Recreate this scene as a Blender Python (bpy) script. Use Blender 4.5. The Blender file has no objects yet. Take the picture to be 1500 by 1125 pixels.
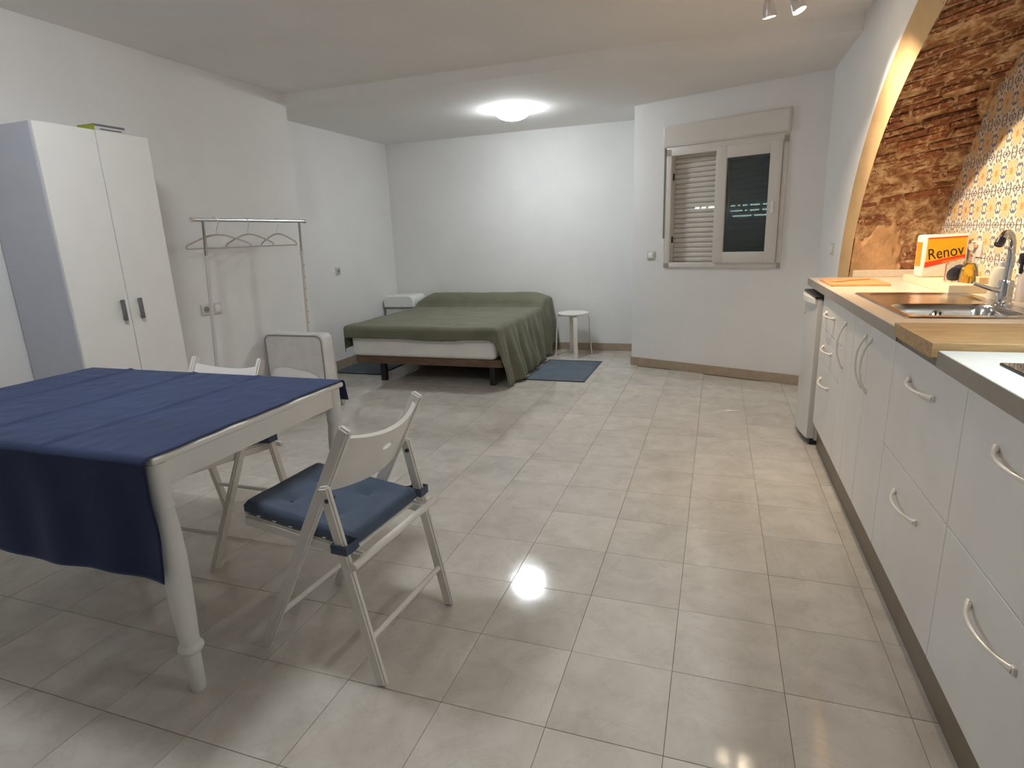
import bpy, bmesh, math, random
from mathutils import Vector, Matrix, noise
random.seed(7)
S = bpy.context.scene
COL = S.collection
PI = math.pi

# ------------------------------------------------------------------ camera
def rot_cam(yaw, pitch, roll):
    cy, sy, cp, sp, cr, sr = math.cos(yaw), math.sin(yaw), math.cos(pitch), math.sin(pitch), math.cos(roll), math.sin(roll)
    fwd = Vector((sy*cp, cy*cp, -sp)); right = Vector((cy, -sy, 0)); up = right.cross(fwd)
    r2 = right*cr + up*sr; u2 = up*cr - right*sr
    return Matrix(((r2.x, u2.x, -fwd.x), (r2.y, u2.y, -fwd.y), (r2.z, u2.z, -fwd.z)))
CAMH = 1.35
cam = bpy.data.cameras.new('camera'); cam.sensor_fit = 'HORIZONTAL'; cam.sensor_width = 36
cam.lens = 36*857.17/1500; cam.clip_start = .02
camo = bpy.data.objects.new('camera', cam); COL.objects.link(camo)
camo.matrix_world = Matrix.Translation((0, 0, CAMH)) @ rot_cam(-0.3392451, 0.24813635, -0.03907503).to_4x4()
S.camera = camo

# ------------------------------------------------------------------ world, exposure
w = bpy.data.worlds.new('night_sky'); S.world = w; w.use_nodes = True
w.node_tree.nodes['Background'].inputs[0].default_value = (.02, .025, .035, 1)
w.node_tree.nodes['Background'].inputs[1].default_value = 1
S.view_settings.view_transform = 'Standard'; S.view_settings.look = 'None'
S.view_settings.gamma = 1; S.view_settings.use_curve_mapping = False
S.view_settings.exposure = 0.56
S.cycles.use_denoising = True
S.cycles.max_bounces = 10; S.cycles.diffuse_bounces = 6; S.cycles.sample_clamp_indirect = 6

# lamp strengths, used by the lamp builders further down
P_DOME, C_DOME = 52.0, (.90, .97, 1.0)          # emission of the glass dome in the alcove
P_DOME2, C_DOME2 = 52.0, (.93, .97, 1.0)          # unseen dome added over the table, brightens table and left wall
P_SPOT, C_SPOT = 41.0, (1.0, .80, .58)           # halogen spots over the kitchen
P_HOOD, C_HOOD = 7.0, (.86, .95, 1.0)            # cooker hood lamp

# ------------------------------------------------------------------ materials
MATS = {}
def srgb(r, g, b):
    f = lambda c: (c/255/12.92 if c/255 <= .04045 else ((c/255+.055)/1.055)**2.4)
    return (f(r), f(g), f(b), 1)
class NT:
    def __init__(s, m): s.t = m.node_tree; s.n = s.t.nodes; s.b = s.n['Principled BSDF']
    def add(s, k, **kw):
        o = s.n.new(k)
        for a, v in kw.items(): setattr(o, a, v)
        return o
    def link(s, a, b): s.t.links.new(a, b)
    def math(s, op, a, b=None, c=None):
        o = s.n.new('ShaderNodeMath'); o.operation = op
        for i, v in enumerate((a, b, c)):
            if v is None: continue
            if isinstance(v, (int, float)): o.inputs[i].default_value = v
            else: s.link(v, o.inputs[i])
        return o.outputs[0]
    def mix(s, fac, a, b):
        o = s.n.new('ShaderNodeMix'); o.data_type = 'RGBA'
        for sock, v in ((o.inputs[0], fac), (o.inputs[6], a), (o.inputs[7], b)):
            if isinstance(v, (int, float, tuple)): sock.default_value = v
            else: s.link(v, sock)
        return o.outputs[2]
    def ramp(s, fac, stops):
        o = s.n.new('ShaderNodeValToRGB'); e = o.color_ramp.elements
        while len(e) < len(stops): e.new(.5)
        for i, (p, c) in enumerate(stops): e[i].position = p; e[i].color = c
        s.link(fac, o.inputs[0]); return o.outputs[0]
    def coord(s, kind='Object', scale=None):
        o = s.n.new('ShaderNodeTexCoord').outputs[kind]
        if scale is None: return o
        m = s.n.new('ShaderNodeMapping'); m.inputs['Scale'].default_value = scale; s.link(o, m.inputs['Vector']); return m.outputs[0]
    def noise(s, vec, scale, detail=3, rough=.5, dist=0.0):
        o = s.n.new('ShaderNodeTexNoise'); o.inputs['Scale'].default_value = scale; o.inputs['Detail'].default_value = detail
        o.inputs['Roughness'].default_value = rough; o.inputs['Distortion'].default_value = dist
        if vec is not None: s.link(vec, o.inputs['Vector'])
        return o.outputs[0]
    def bump(s, h, strength=.2, dist=.01):
        o = s.n.new('ShaderNodeBump'); o.inputs['Strength'].default_value = strength; o.inputs['Distance'].default_value = dist
        s.link(h, o.inputs['Height']); s.link(o.outputs[0], s.b.inputs['Normal'])
def mat(name, col=(.8, .8, .8, 1), rough=.5, metal=0.0, var=0.06, vscale=8, bump=0.0, bscale=80, spec=.5, coat=0.0):
    if name in MATS: return MATS[name]
    m = bpy.data.materials.new(name); m.use_nodes = True; t = NT(m); b = t.b
    b.inputs['Roughness'].default_value = rough; b.inputs['Metallic'].default_value = metal
    b.inputs['Specular IOR Level'].default_value = spec; b.inputs['Coat Weight'].default_value = coat
    v = t.coord('Object')
    nz = t.noise(v, vscale, 4)
    d = tuple(max(0, c*(1-var)) for c in col[:3])+(1,); l = tuple(min(1, c*(1+var)) for c in col[:3])+(1,)
    t.link(t.ramp(nz, [(.3, d), (.7, l)]), b.inputs['Base Color'])
    if bump > 0: t.bump(t.noise(v, bscale, 3), bump, .004)
    MATS[name] = m; return m
def emis(name, col, strength):
    m = bpy.data.materials.new(name); m.use_nodes = True; b = m.node_tree.nodes['Principled BSDF']
    b.inputs['Base Color'].default_value = (.9, .9, .9, 1)
    b.inputs['Emission Color'].default_value = (*col, 1); b.inputs['Emission Strength'].default_value = strength
    MATS[name] = m; return m
def glass(name, col, rough=.02, ior=1.45):
    m = bpy.data.materials.new(name); m.use_nodes = True; b = m.node_tree.nodes['Principled BSDF']
    b.inputs['Base Color'].default_value = col; b.inputs['Transmission Weight'].default_value = 1
    b.inputs['Roughness'].default_value = rough; b.inputs['IOR'].default_value = ior
    MATS[name] = m; return m

WHITE = mat('white_lacquer', srgb(233, 232, 229), .35, var=.015)
WALLM = mat('wall_paint', srgb(228, 227, 226), .85, var=.02, vscale=3, bump=.35, bscale=55, spec=.2)
CEILM = mat('ceiling_paint', srgb(232, 230, 228), .9, var=.02, vscale=2, bump=.1, bscale=60, spec=.2)
BASEB = mat('skirting_tile', srgb(168, 150, 130), .35, var=.1, vscale=14)
PLAST = mat('white_plastic', srgb(232, 230, 225), .35, var=.01)
CHROME = mat('chrome', (.8, .8, .82, 1), .08, 1.0, var=.02)
STEEL = mat('brushed_steel', (.55, .54, .53, 1), .22, 1.0, var=.06, vscale=30)
BLACK = mat('black_plastic', (.012, .012, .014, 1), .4)
DARKG = mat('dark_grey_metal', (.08, .08, .09, 1), .35, .6)
ALU = mat('satin_aluminium', (.75, .75, .76, 1), .3, 1.0, var=.03)
CAB = mat('cabinet_front', srgb(221, 219, 216), .35, var=.03, vscale=5)
CARC = mat('cabinet_carcass', srgb(196, 192, 187), .5, var=.02)

def m_floor():
    m = bpy.data.materials.new('marble_tile'); m.use_nodes = True; t = NT(m)
    rnd = t.add('ShaderNodeObjectInfo').outputs['Random']
    mp = t.add('ShaderNodeMapping'); t.link(t.coord('Object'), mp.inputs['Vector'])
    cb = t.add('ShaderNodeCombineXYZ'); t.link(t.math('MULTIPLY', rnd, 37.0), cb.inputs[0]); t.link(t.math('MULTIPLY', rnd, 91.0), cb.inputs[1])
    t.link(cb.outputs[0], mp.inputs['Location'])
    v = mp.outputs[0]
    cloud = t.noise(v, 6, 6, .6, .6)
    base = t.ramp(cloud, [(.3, srgb(186, 180, 171)), (.5, srgb(198, 192, 183)), (.72, srgb(208, 203, 195))])
    vein = t.math('ABSOLUTE', t.math('SUBTRACT', t.noise(v, 4.5, 8, .6, 1.2), .5))
    vm = t.math('MULTIPLY', t.math('SUBTRACT', 1.0, t.math('MINIMUM', t.math('MULTIPLY', vein, 45.0), 1.0)), .16)
    c2 = t.mix(vm, base, srgb(158, 147, 134))
    # each tile a shade of its own
    hv = t.add('ShaderNodeHueSaturation'); t.link(c2, hv.inputs['Color']); t.link(t.math('ADD', .94, t.math('MULTIPLY', rnd, .12)), hv.inputs['Value'])
    t.link(hv.outputs[0], t.b.inputs['Base Color'])
    t.link(t.math('ADD', .045, t.math('MULTIPLY', t.noise(v, 12, 3), .08)), t.b.inputs['Roughness'])
    t.b.inputs['Specular IOR Level'].default_value = .55
    t.bump(t.noise(v, 7, 2), .035, .01)
    return m
FLOORT = m_floor()
GROUT = mat('grout', srgb(176, 168, 156), .8, var=.15, vscale=3)

def m_brick():
    m = bpy.data.materials.new('old_brick'); m.use_nodes = True; t = NT(m)
    rnd = t.add('ShaderNodeObjectInfo').outputs['Random']; v = t.add('ShaderNodeNewGeometry').outputs['Position']
    mp = t.add('ShaderNodeMapping'); t.link(v, mp.inputs['Vector'])
    cb = t.add('ShaderNodeCombineXYZ'); t.link(t.math('MULTIPLY', rnd, 23.0), cb.inputs[0]); t.link(cb.outputs[0], mp.inputs['Location'])
    n1 = t.noise(mp.outputs[0], 26, 6, .65)
    c = t.ramp(n1, [(.3, srgb(98, 58, 38)), (.5, srgb(142, 90, 60)), (.7, srgb(172, 120, 84))])
    hv = t.add('ShaderNodeHueSaturation'); t.link(c, hv.inputs['Color']); t.link(t.math('ADD', .8, t.math('MULTIPLY', rnd, .4)), hv.inputs['Value'])
    n2 = t.noise(v, 24, 7, .7, .6)
    smear = t.ramp(n2, [(.52, (0, 0, 0, 1)), (.6, (1, 1, 1, 1))])
    t.link(t.mix(t.math('MULTIPLY', smear, .85), hv.outputs[0], srgb(214, 182, 144)), t.b.inputs['Base Color'])
    t.b.inputs['Roughness'].default_value = .9
    t.bump(t.noise(mp.outputs[0], 60, 5, .7), .9, .01)
    return m
BRICK = m_brick()
def m_mortar():
    m = bpy.data.materials.new('lime_mortar'); m.use_nodes = True; t = NT(m); v = t.coord('Object')
    n1 = t.noise(v, 15, 8, .72, .5)
    t.link(t.ramp(n1, [(.34, srgb(116, 78, 50)), (.46, srgb(160, 120, 84)), (.55, srgb(200, 168, 130)), (.64, srgb(226, 204, 172))]), t.b.inputs['Base Color'])
    t.b.inputs['Roughness'].default_value = .95
    t.bump(t.noise(v, 30, 6, .7), .9, .012)
    return m
MORTAR = m_mortar()
REVEAL = mat('lime_plaster', srgb(196, 164, 120), .85, var=.1, vscale=6, bump=.3, bscale=30)

def m_decor():
    m = bpy.data.materials.new('patterned_tile'); m.use_nodes = True; t = NT(m)
    sp = t.add('ShaderNodeSeparateXYZ'); t.link(t.coord('Object'), sp.inputs[0])
    y, z = t.math('MULTIPLY', sp.outputs[1], 1/.0825), t.math('MULTIPLY', sp.outputs[2], 1/.0825)   # -1..1
    def polar(u, v): return t.math('SQRT', t.math('ADD', t.math('MULTIPLY', u, u), t.math('MULTIPLY', v, v))), t.math('ARCTAN2', v, u)
    def step(a, b): return t.math('LESS_THAN', a, b)
    r, th = polar(y, z)
    pet = t.math('ABSOLUTE', t.math('COSINE', t.math('MULTIPLY', th, 4.0)))           # 8 petals
    star = step(r, t.math('ADD', .34, t.math('MULTIPLY', pet, .42)))
    edge = step(t.math('ABSOLUTE', t.math('SUBTRACT', r, t.math('ADD', .36, t.math('MULTIPLY', pet, .44)))), .05)
    heart = step(r, t.math('ADD', .12, t.math('MULTIPLY', pet, .12)))
    ay, az = t.math('SUBTRACT', t.math('ABSOLUTE', y), 1.0), t.math('SUBTRACT', t.math('ABSOLUTE', z), 1.0)
    rc, tc = polar(ay, az)
    q = t.math('ABSOLUTE', t.math('COSINE', t.math('MULTIPLY', tc, 2.0)))
    flower = step(t.math('ABSOLUTE', t.math('SUBTRACT', rc, t.math('ADD', .18, t.math('MULTIPLY', q, .22)))), .07)
    dot = step(rc, .12)
    # leaves on the sides
    ly = t.math('MULTIPLY', t.math('SUBTRACT', t.math('ABSOLUTE', y), .86), 3.4); lz = t.math('MULTIPLY', z, 2.6)
    leaf1 = step(t.math('ABSOLUTE', t.math('SUBTRACT', t.math('ADD', t.math('MULTIPLY', ly, ly), t.math('MULTIPLY', lz, lz)), .6)), .32)
    my = t.math('MULTIPLY', y, 2.6); mz = t.math('MULTIPLY', t.math('SUBTRACT', t.math('ABSOLUTE', z), .86), 3.4)
    leaf2 = step(t.math('ABSOLUTE', t.math('SUBTRACT', t.math('ADD', t.math('MULTIPLY', my, my), t.math('MULTIPLY', mz, mz)), .6)), .32)
    cream = srgb(228, 216, 196); blue = srgb(118, 124, 138); gold = srgb(222, 194, 146)
    c = t.mix(leaf1, cream, blue); c = t.mix(leaf2, c, blue); c = t.mix(flower, c, blue); c = t.mix(dot, c, blue)
    c = t.mix(edge, c, blue); c = t.mix(star, c, gold); c = t.mix(heart, c, srgb(196, 150, 100))
    t.link(c, t.b.inputs['Base Color']); t.b.inputs['Roughness'].default_value = .3
    return m
DECOR = m_decor()
def m_wood(name, c1, c2, scale=(2, 18, 18), rough=.45):
    m = bpy.data.materials.new(name); m.use_nodes = True; t = NT(m)
    n = t.noise(t.coord('Object', scale), 3, 6, .6, .5)
    t.link(t.ramp(n, [(.3, c1), (.7, c2)]), t.b.inputs['Base Color']); t.b.inputs['Roughness'].default_value = rough
    t.bump(n, .08, .003); MATS[name] = m; return m
SLABW = m_wood('oiled_beech', srgb(150, 118, 78), srgb(186, 154, 108), (3, 22, 22))
BOARDW = m_wood('bamboo', srgb(196, 140, 88), srgb(222, 172, 116), (3, 20, 20))
BEDW = m_wood('brown_bed_base', srgb(92, 70, 52), srgb(116, 92, 70), (3, 12, 12), .6)
TOPM = mat('worktop_laminate', srgb(212, 198, 178), .3, var=.05, vscale=40)
TOPE = mat('worktop_edge', srgb(148, 140, 130), .4, var=.06, vscale=20)
TOP2 = mat('pale_worktop', srgb(206, 214, 214), .28, var=.03, vscale=30)
PLINTH = mat('taupe_plinth', srgb(116, 102, 86), .4, var=.05)
def m_fabric(name, c1, c2, scale=260, bump=.25, rough=.9, big=5, sheen=.15, tint=(1, 1, 1, 1)):
    m = bpy.data.materials.new(name); m.use_nodes = True; t = NT(m); v = t.coord('Object')
    n = t.noise(v, big, 5); t.link(t.ramp(n, [(.3, c1), (.7, c2)]), t.b.inputs['Base Color'])
    t.b.inputs['Roughness'].default_value = rough; t.b.inputs['Sheen Weight'].default_value = sheen; t.b.inputs['Sheen Tint'].default_value = tint; t.b.inputs['Sheen Roughness'].default_value = .4
    t.b.inputs['Specular IOR Level'].default_value = .2
    wv = t.math('ADD', t.math('MULTIPLY', t.noise(t.coord('Object', (scale*.15, scale, scale)), 1, 2), 1.0), t.noise(v, 40, 4))
    t.bump(wv, bump, .004); MATS[name] = m; return m
NAVY = m_fabric('navy_linen', srgb(42, 51, 78), srgb(50, 60, 90), sheen=.6, tint=srgb(150, 170, 215))
SLATE = m_fabric('slate_cotton', srgb(76, 88, 106), srgb(84, 96, 114))
OLIVE = m_fabric('olive_coverlet', srgb(106, 106, 88), srgb(118, 118, 100), 180)
SHEET = m_fabric('white_sheet', srgb(234, 230, 226), srgb(242, 239, 236), 200, .15)
RUGM = m_fabric('blue_rag_rug', srgb(82, 94, 106), srgb(100, 112, 124), 90, .6)
PLASTICF = m_fabric('plastic_wrapped_ticking', srgb(216, 212, 210), srgb(230, 227, 224), 60, .3, .35, 9)

# ------------------------------------------------------------------ mesh helpers
def box(bm, x0, x1, y0, y1, z0, z1, bev=0.0, seg=2, mat_i=0):
    vs = [bm.verts.new(p) for p in ((x0,y0,z0),(x1,y0,z0),(x1,y1,z0),(x0,y1,z0),(x0,y0,z1),(x1,y0,z1),(x1,y1,z1),(x0,y1,z1))]
    fs = [bm.faces.new([vs[i] for i in q]) for q in ((0,3,2,1),(4,5,6,7),(0,1,5,4),(1,2,6,5),(2,3,7,6),(3,0,4,7))]
    for f in fs: f.material_index = mat_i
    if bev > 0:
        es = list({e for f in fs for e in f.edges})
        bmesh.ops.bevel(bm, geom=es, offset=bev, segments=seg, affect='EDGES', profile=.5)
    return vs
def bxm(*a, **k):
    bm = bmesh.new(); box(bm, *a, **k); return bm
def quad(bm, pts, mi=0):
    f = bm.faces.new([bm.verts.new(p) for p in pts]); f.material_index = mi; return f
def tube(bm, pts, rad, seg=10, caps=True, flat=None):
    pts = [Vector(p) for p in pts]; n = len(pts); rings = []
    rads = rad if isinstance(rad, (list, tuple)) else [rad]*n
    up = None
    for i, p in enumerate(pts):
        d = (pts[min(i+1, n-1)] - pts[max(i-1, 0)]).normalized()
        if up is None:
            ref = Vector((0, 0, 1)) if abs(d.z) < .9 else Vector((1, 0, 0)); up = (ref - d*ref.dot(d)).normalized()
        else: up = (up - d*up.dot(d)).normalized()
        s = d.cross(up); fl = 1 if flat is None else flat
        rings.append([bm.verts.new(p + (up*math.cos(2*PI*k/seg)*fl + s*math.sin(2*PI*k/seg))*rads[i]) for k in range(seg)])
    for a, b in zip(rings, rings[1:]):
        for k in range(seg): bm.faces.new((a[k], a[(k+1) % seg], b[(k+1) % seg], b[k]))
    if caps: bm.faces.new(rings[0][::-1]); bm.faces.new(rings[-1])
def tubem(pts, rad, seg=10, caps=True, flat=None):
    bm = bmesh.new(); tube(bm, pts, rad, seg, caps, flat); return bm
def lathe(bm, prof, seg=20, c=(0, 0)):
    rings = [[bm.verts.new((c[0]+r*math.cos(2*PI*k/seg), c[1]+r*math.sin(2*PI*k/seg), z)) for k in range(seg)] for r, z in prof]
    for a, b in zip(rings, rings[1:]):
        for k in range(seg): bm.faces.new((a[k], a[(k+1) % seg], b[(k+1) % seg], b[k]))
    if prof[0][0] > 1e-4: bm.faces.new(rings[0][::-1])
    if prof[-1][0] > 1e-4: bm.faces.new(rings[-1])
def lathem(prof, seg=20, c=(0, 0)):
    bm = bmesh.new(); lathe(bm, prof, seg, c); return bm
def bar(bm, a, b, w, t, side=(0, 1, 0), bev=.004):
    """rectangular bar from a to b; t is the thickness along side, w the width across it"""
    a, b, s = Vector(a), Vector(b), Vector(side).normalized(); d = (b-a).normalized(); u = d.cross(s).normalized()
    vs = [bm.verts.new(p + u*w/2*i + s*t/2*j) for p in (a, b) for i, j in ((-1,-1),(1,-1),(1,1),(-1,1))]
    fs = [bm.faces.new([vs[i] for i in q]) for q in ((0,1,2,3),(7,6,5,4),(0,4,5,1),(1,5,6,2),(2,6,7,3),(3,7,4,0))]
    if bev > 0: bmesh.ops.bevel(bm, geom=list({e for f in fs for e in f.edges}), offset=bev, segments=2, affect='EDGES')
def barm(*a, **k):
    bm = bmesh.new(); bar(bm, *a, **k); return bm
def prism(bm, poly, axis, a, b, mi=0):
    """extrude a 2-D polygon along x, y or z between a and b"""
    def P(p, h): return {'x': (h, p[0], p[1]), 'y': (p[0], h, p[1]), 'z': (p[0], p[1], h)}[axis]
    A = [bm.verts.new(P(p, a)) for p in poly]; B = [bm.verts.new(P(p, b)) for p in poly]; n = len(poly)
    fs = [bm.faces.new(A[::-1]), bm.faces.new(B)] + [bm.faces.new((A[i], A[(i+1) % n], B[(i+1) % n], B[i])) for i in range(n)]
    for f in fs: f.material_index = mi
    bmesh.ops.recalc_face_normals(bm, faces=fs)
def rrect(x0, x1, y0, y1, r, n=6):
    out = []
    for cx, cy, a0 in ((x1-r, y1-r, 0), (x0+r, y1-r, PI/2), (x0+r, y0+r, PI), (x1-r, y0+r, 1.5*PI)):
        out += [(cx+r*math.cos(a0+PI/2*k/n), cy+r*math.sin(a0+PI/2*k/n)) for k in range(n+1)]
    return out
def grid(bm, nu, nv, fn, mi=0):
    vs = [[bm.verts.new(fn(i/nu, j/nv)) for j in range(nv+1)] for i in range(nu+1)]
    for i in range(nu):
        for j in range(nv):
            f = bm.faces.new((vs[i][j], vs[i+1][j], vs[i+1][j+1], vs[i][j+1])); f.material_index = mi
    return vs
def me(bm, smooth=False, angle=None):
    bmesh.ops.recalc_face_normals(bm, faces=bm.faces)
    m = bpy.data.meshes.new('mesh'); bm.to_mesh(m); bm.free()
    if smooth:
        for p in m.polygons: p.use_smooth = True
        if angle is not None: m.set_sharp_from_angle(angle=math.radians(angle))
    return m
def obj(name, bm, mats, parent=None, loc=(0, 0, 0), rotz=0, smooth=False, angle=35, label=None, kind=None):
    m = me(bm, smooth, angle) if isinstance(bm, bmesh.types.BMesh) else bm
    m.name = name
    if not m.materials:
        for k in (mats if isinstance(mats, (list, tuple)) else [mats]): m.materials.append(k)
    o = bpy.data.objects.new(name, m); COL.objects.link(o)
    o.location = loc; o.rotation_euler = (0, 0, rotz)
    if parent is not None: o.parent = parent
    if label: o['label'] = label
    if kind: o['kind'] = kind
    return o
def tag(o, label, cat, group=None):
    o['label'] = label; o['category'] = cat
    if group: o['group'] = group
    return o
def thing(name, label, cat, loc=(0, 0, 0), rotz=0, group=None):
    o = bpy.data.objects.new(name, None); COL.objects.link(o); o.empty_display_size = .1
    o.location = loc; o.rotation_euler = (0, 0, rotz); return tag(o, label, cat, group)
def struct(name, bm, mats, label=None, **k):
    o = obj(name, bm, mats, **k); o['kind'] = 'structure'
    if label: o['label'] = label
    return o
def solidify(o, th, off=0):
    md = o.modifiers.new('thickness', 'SOLIDIFY'); md.thickness = th; md.offset = off; return o
def subsurf(o, n=1):
    md = o.modifiers.new('smooth', 'SUBSURF'); md.levels = n; md.render_levels = n; return o
def cut(o, cutter_bm):
    c = bpy.data.objects.new('cutter', me(cutter_bm)); COL.objects.link(c)
    c.parent = o.parent; c.location = o.location; c.rotation_euler = o.rotation_euler
    bpy.context.view_layer.update()
    md = o.modifiers.new('cut', 'BOOLEAN'); md.operation = 'DIFFERENCE'; md.object = c; md.solver = 'EXACT'
    dg = bpy.context.evaluated_depsgraph_get(); nm = bpy.data.meshes.new_from_object(o.evaluated_get(dg))
    o.modifiers.clear(); o.data = nm; bpy.data.objects.remove(c); return o
def copy_tree(o, parent=None):
    c = o.copy(); COL.objects.link(c); c.parent = parent
    for ch in list(o.children): copy_tree(ch, c)
    return c
def textm(s, size, extrude=.0004):
    cu = bpy.data.curves.new('text', 'FONT'); cu.body = s; cu.size = size; cu.extrude = extrude
    t = bpy.data.objects.new('text', cu); COL.objects.link(t); bpy.context.view_layer.update()
    m = bpy.data.meshes.new_from_object(t.evaluated_get(bpy.context.evaluated_depsgraph_get()))
    bpy.data.objects.remove(t); m.materials.clear(); return m

def sm(a, b, x):
    k = min(1, max(0, (x-a)/(b-a))); return k*k*(3-2*k)
# ------------------------------------------------------------------ the room
ZC, ZL, YSTEP, YB = 2.576, 2.486, 4.488, 6.757
XL, XL2, XR, XT = -3.52, -3.91, .78, 1.30
YN = -2.6
TS, TX0, TY0 = .3245, .247, 2.279
bm = bmesh.new(); box(bm, XL2-.1, XT+.05, YN-.1, YB+.1, -.10, -.006)
floor = struct('floor', bm, GROUT, 'polished beige marble floor tiles laid in a square grid')
ti = bxm(-TS/2+.0007, TS/2-.0007, -TS/2+.0007, TS/2-.0007, -.006, 0, bev=.0009, seg=1); tmesh = me(ti); tmesh.materials.append(FLOORT)
for i in range(-13, 3):
    for j in range(-14, 6):
        x, y = TX0+(i+.5)*TS, TY0-(j+.5)*TS
        if x < XL2-.2 or x > .85 or y > YB+.1: continue
        if x < XL-.2 and y < YSTEP-.1: continue
        if y > 5.75 - .39*(x+.1) and x > -.7: continue
        o = obj('floor_tile', tmesh, FLOORT, floor, (x, y, random.uniform(-.0003, .0003)))
bm = bmesh.new()                                    # the floor behind the camera, too far to pick apart
box(bm, XL, .85, YN, TY0-6*TS, -.006, 0)
obj('floor_tile_field', bm, FLOORT, floor, kind='stuff')

bm = bmesh.new()
box(bm, XL2-.1, XT+.1, YN-.1, YSTEP, ZC, ZC+.1)
box(bm, XL2-.1, XT+.1, YSTEP, YB+.1, ZL, ZC+.1)
struct('ceiling', bm, CEILM, 'matt white plaster ceiling with a shallow step down over the bed')

bm = bmesh.new(); prism(bm, [(XL, YN), (XL, YSTEP), (XL2, YSTEP), (XL2, YB+.1), (XL2-.15, YB+.1), (XL2-.15, YN)], 'z', 0, ZC+.05)
struct('wall_left', bm, WALLM, 'white plaster wall beside the wardrobe, set back by the bed')
struct('wall_back', bxm(XL2-.1, 1.4, YB, YB+.12, 0, ZC+.05), WALLM, 'white plaster wall behind the head of the bed')
struct('wall_near', bxm(XL2-.1, 1.4, YN-.12, YN, 0, ZC+.05), WALLM, 'white wall facing the bed end of the room')

# window wall: starts at PW and runs along D
PW = Vector((-.80, 6.034, 0)); WANG = math.radians(-21.444); D = Vector((math.cos(WANG), math.sin(WANG), 0))
WL = (XR-PW.x)/D.x + .02
S0, S1, Z0, Z1 = .345, 1.395, 1.0, 2.255
bm = bmesh.new()
for a, b, c, d in ((0, S0, 0, ZL+.04), (S1, WL, 0, ZL+.04), (S0, S1, 0, Z0), (S0, S1, Z1, ZL+.04)): box(bm, a, b, 0, .16, c, d)
struct('wall_window', bm, WALLM, 'slanted white wall with the shuttered window', loc=PW, rotz=WANG)
struct('wall_return', bxm(PW.x, PW.x+.1, PW.y-.0, YB, 0, ZL+.04), WALLM, 'short white wall between window wall and back wall')

# right wall with the arch
CY, CZ = 2.0, .9
def arch(a, b, n=260):
    pts = [(CY+a, 0.0), (CY+a, CZ*.5)]
    pts += [(CY+a*math.cos(PI*k/n), CZ+b*math.sin(PI*k/n)) for k in range(n+1)]
    return pts + [(CY-a, CZ*.5), (CY-a, 0.0)]
def wob(y, z, s=.012): return s*noise.noise(Vector((y*3.1, z*3.1, .7)))
def ring(x, a, b, s=.012):
    out = []
    for y, z in arch(a, b):
        k = wob(y, z, s); out.append((x+k*.3, y+k*(1 if y > CY else -1), max(z+(k if z > .5 else 0), 0)))
    return out
AA = (2.56, 1.62); BB = (2.455, 1.45); TT = (2.45, 1.60)
bm = bmesh.new()
rA = ring(XR, *AA)
tops = [(XR, y, ZC+.05) for x, y, z in rA]
va = [bm.verts.new(p) for p in rA]; vt = [bm.verts.new(p) for p in tops]
for i in range(len(va)-1):
    if abs(va[i].co.y-va[i+1].co.y) > 1e-5 or True:
        try: bm.faces.new((va[i], va[i+1], vt[i+1], vt[i]))
        except ValueError: pass
quad(bm, [(XR, rA[0][1], 0), (XR, PW.y+D.y*WL+.02, 0), (XR, PW.y+D.y*WL+.02, ZC+.05), (XR, rA[0][1], ZC+.05)])
quad(bm, [(XR, YN, 0), (XR, rA[-1][1], 0), (XR, rA[-1][1], ZC+.05), (XR, YN, ZC+.05)])
wall_r = struct('wall_right', bm, WALLM, 'white wall opening into a brick arch over the kitchen')
bm = bmesh.new()
rs = [rA, ring(XR+.012, AA[0]-.02, AA[1]-.03), ring(XR+.03, (AA[0]+BB[0])/2-.005, (AA[1]+BB[1])/2-.01), ring(XR+.045, *BB)]
vr = [[bm.verts.new(p) for p in r] for r in rs]
for a, b in zip(vr, vr[1:]):
    for i in range(len(a)-1): bm.faces.new((a[i], a[i+1], b[i+1], b[i]))
obj('arch_edge', bm, REVEAL, wall_r, smooth=True, angle=60, label='cream plastered rim of the arch')
XB = XR+.045
NX = 44
bm = bmesh.new()
rows = []
for k in range(NX+1):
    u = k/NX; x = XB+(XT-XB)*u
    rows.append([])
    for p in ring(x, BB[0]+(TT[0]-BB[0])*u+.008, BB[1]+(TT[1]-BB[1])*u+.008, .02):
        P3 = Vector(p); rough = .008*noise.noise(P3*Vector((7, 16, 16)))+.004*noise.noise(P3*Vector((22, 44, 44))) if 0 < k < NX else 0
        dr = Vector((0, CY-p[1], (CZ-p[2]) if p[2] > CZ else 0)); dr.normalize()
        rows[-1].append(bm.verts.new(P3+dr*rough))
for a, b in zip(rows, rows[1:]):
    for i in range(len(a)-1): bm.faces.new((a[i], a[i+1], b[i+1], b[i]))
obj('soffit', bm, MORTAR, wall_r, smooth=True, label='rough mortar bed of the brick arch')
# bricks of the soffit, one by one
brick_meshes = []
for v in range(7):
    r = random.Random(v)
    b = bmesh.new(); box(b, -.5, .5, -.5, .5, -.5, .5)
    bmesh.ops.subdivide_edges(b, edges=[e for e in b.edges], cuts=2, use_grid_fill=True)
    for q in b.verts:
        k = Vector(q.co); q.co += Vector((noise.noise(k*2.3+Vector((v*9, 0, 0)))*.09, noise.noise(k*2.9+Vector((0, v*7, 0)))*.22, noise.noise(k*2.3+Vector((0, 0, v*5)))*.25))
    m_ = me(b, True, 50); m_.materials.append(BRICK); brick_meshes.append(m_)
def soff(x, t):
    u = (x-XB)/(XT-XB); a, b = BB[0]+(TT[0]-BB[0])*u, BB[1]+(TT[1]-BB[1])*u
    if t < 0: return Vector((x, CY+a, CZ+t)), Vector((0, -1, 0))
    return Vector((x, CY+a*math.cos(t), CZ+b*math.sin(t))), Vector((0, -math.cos(t)/a, -math.sin(t)/b)).normalized()
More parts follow.
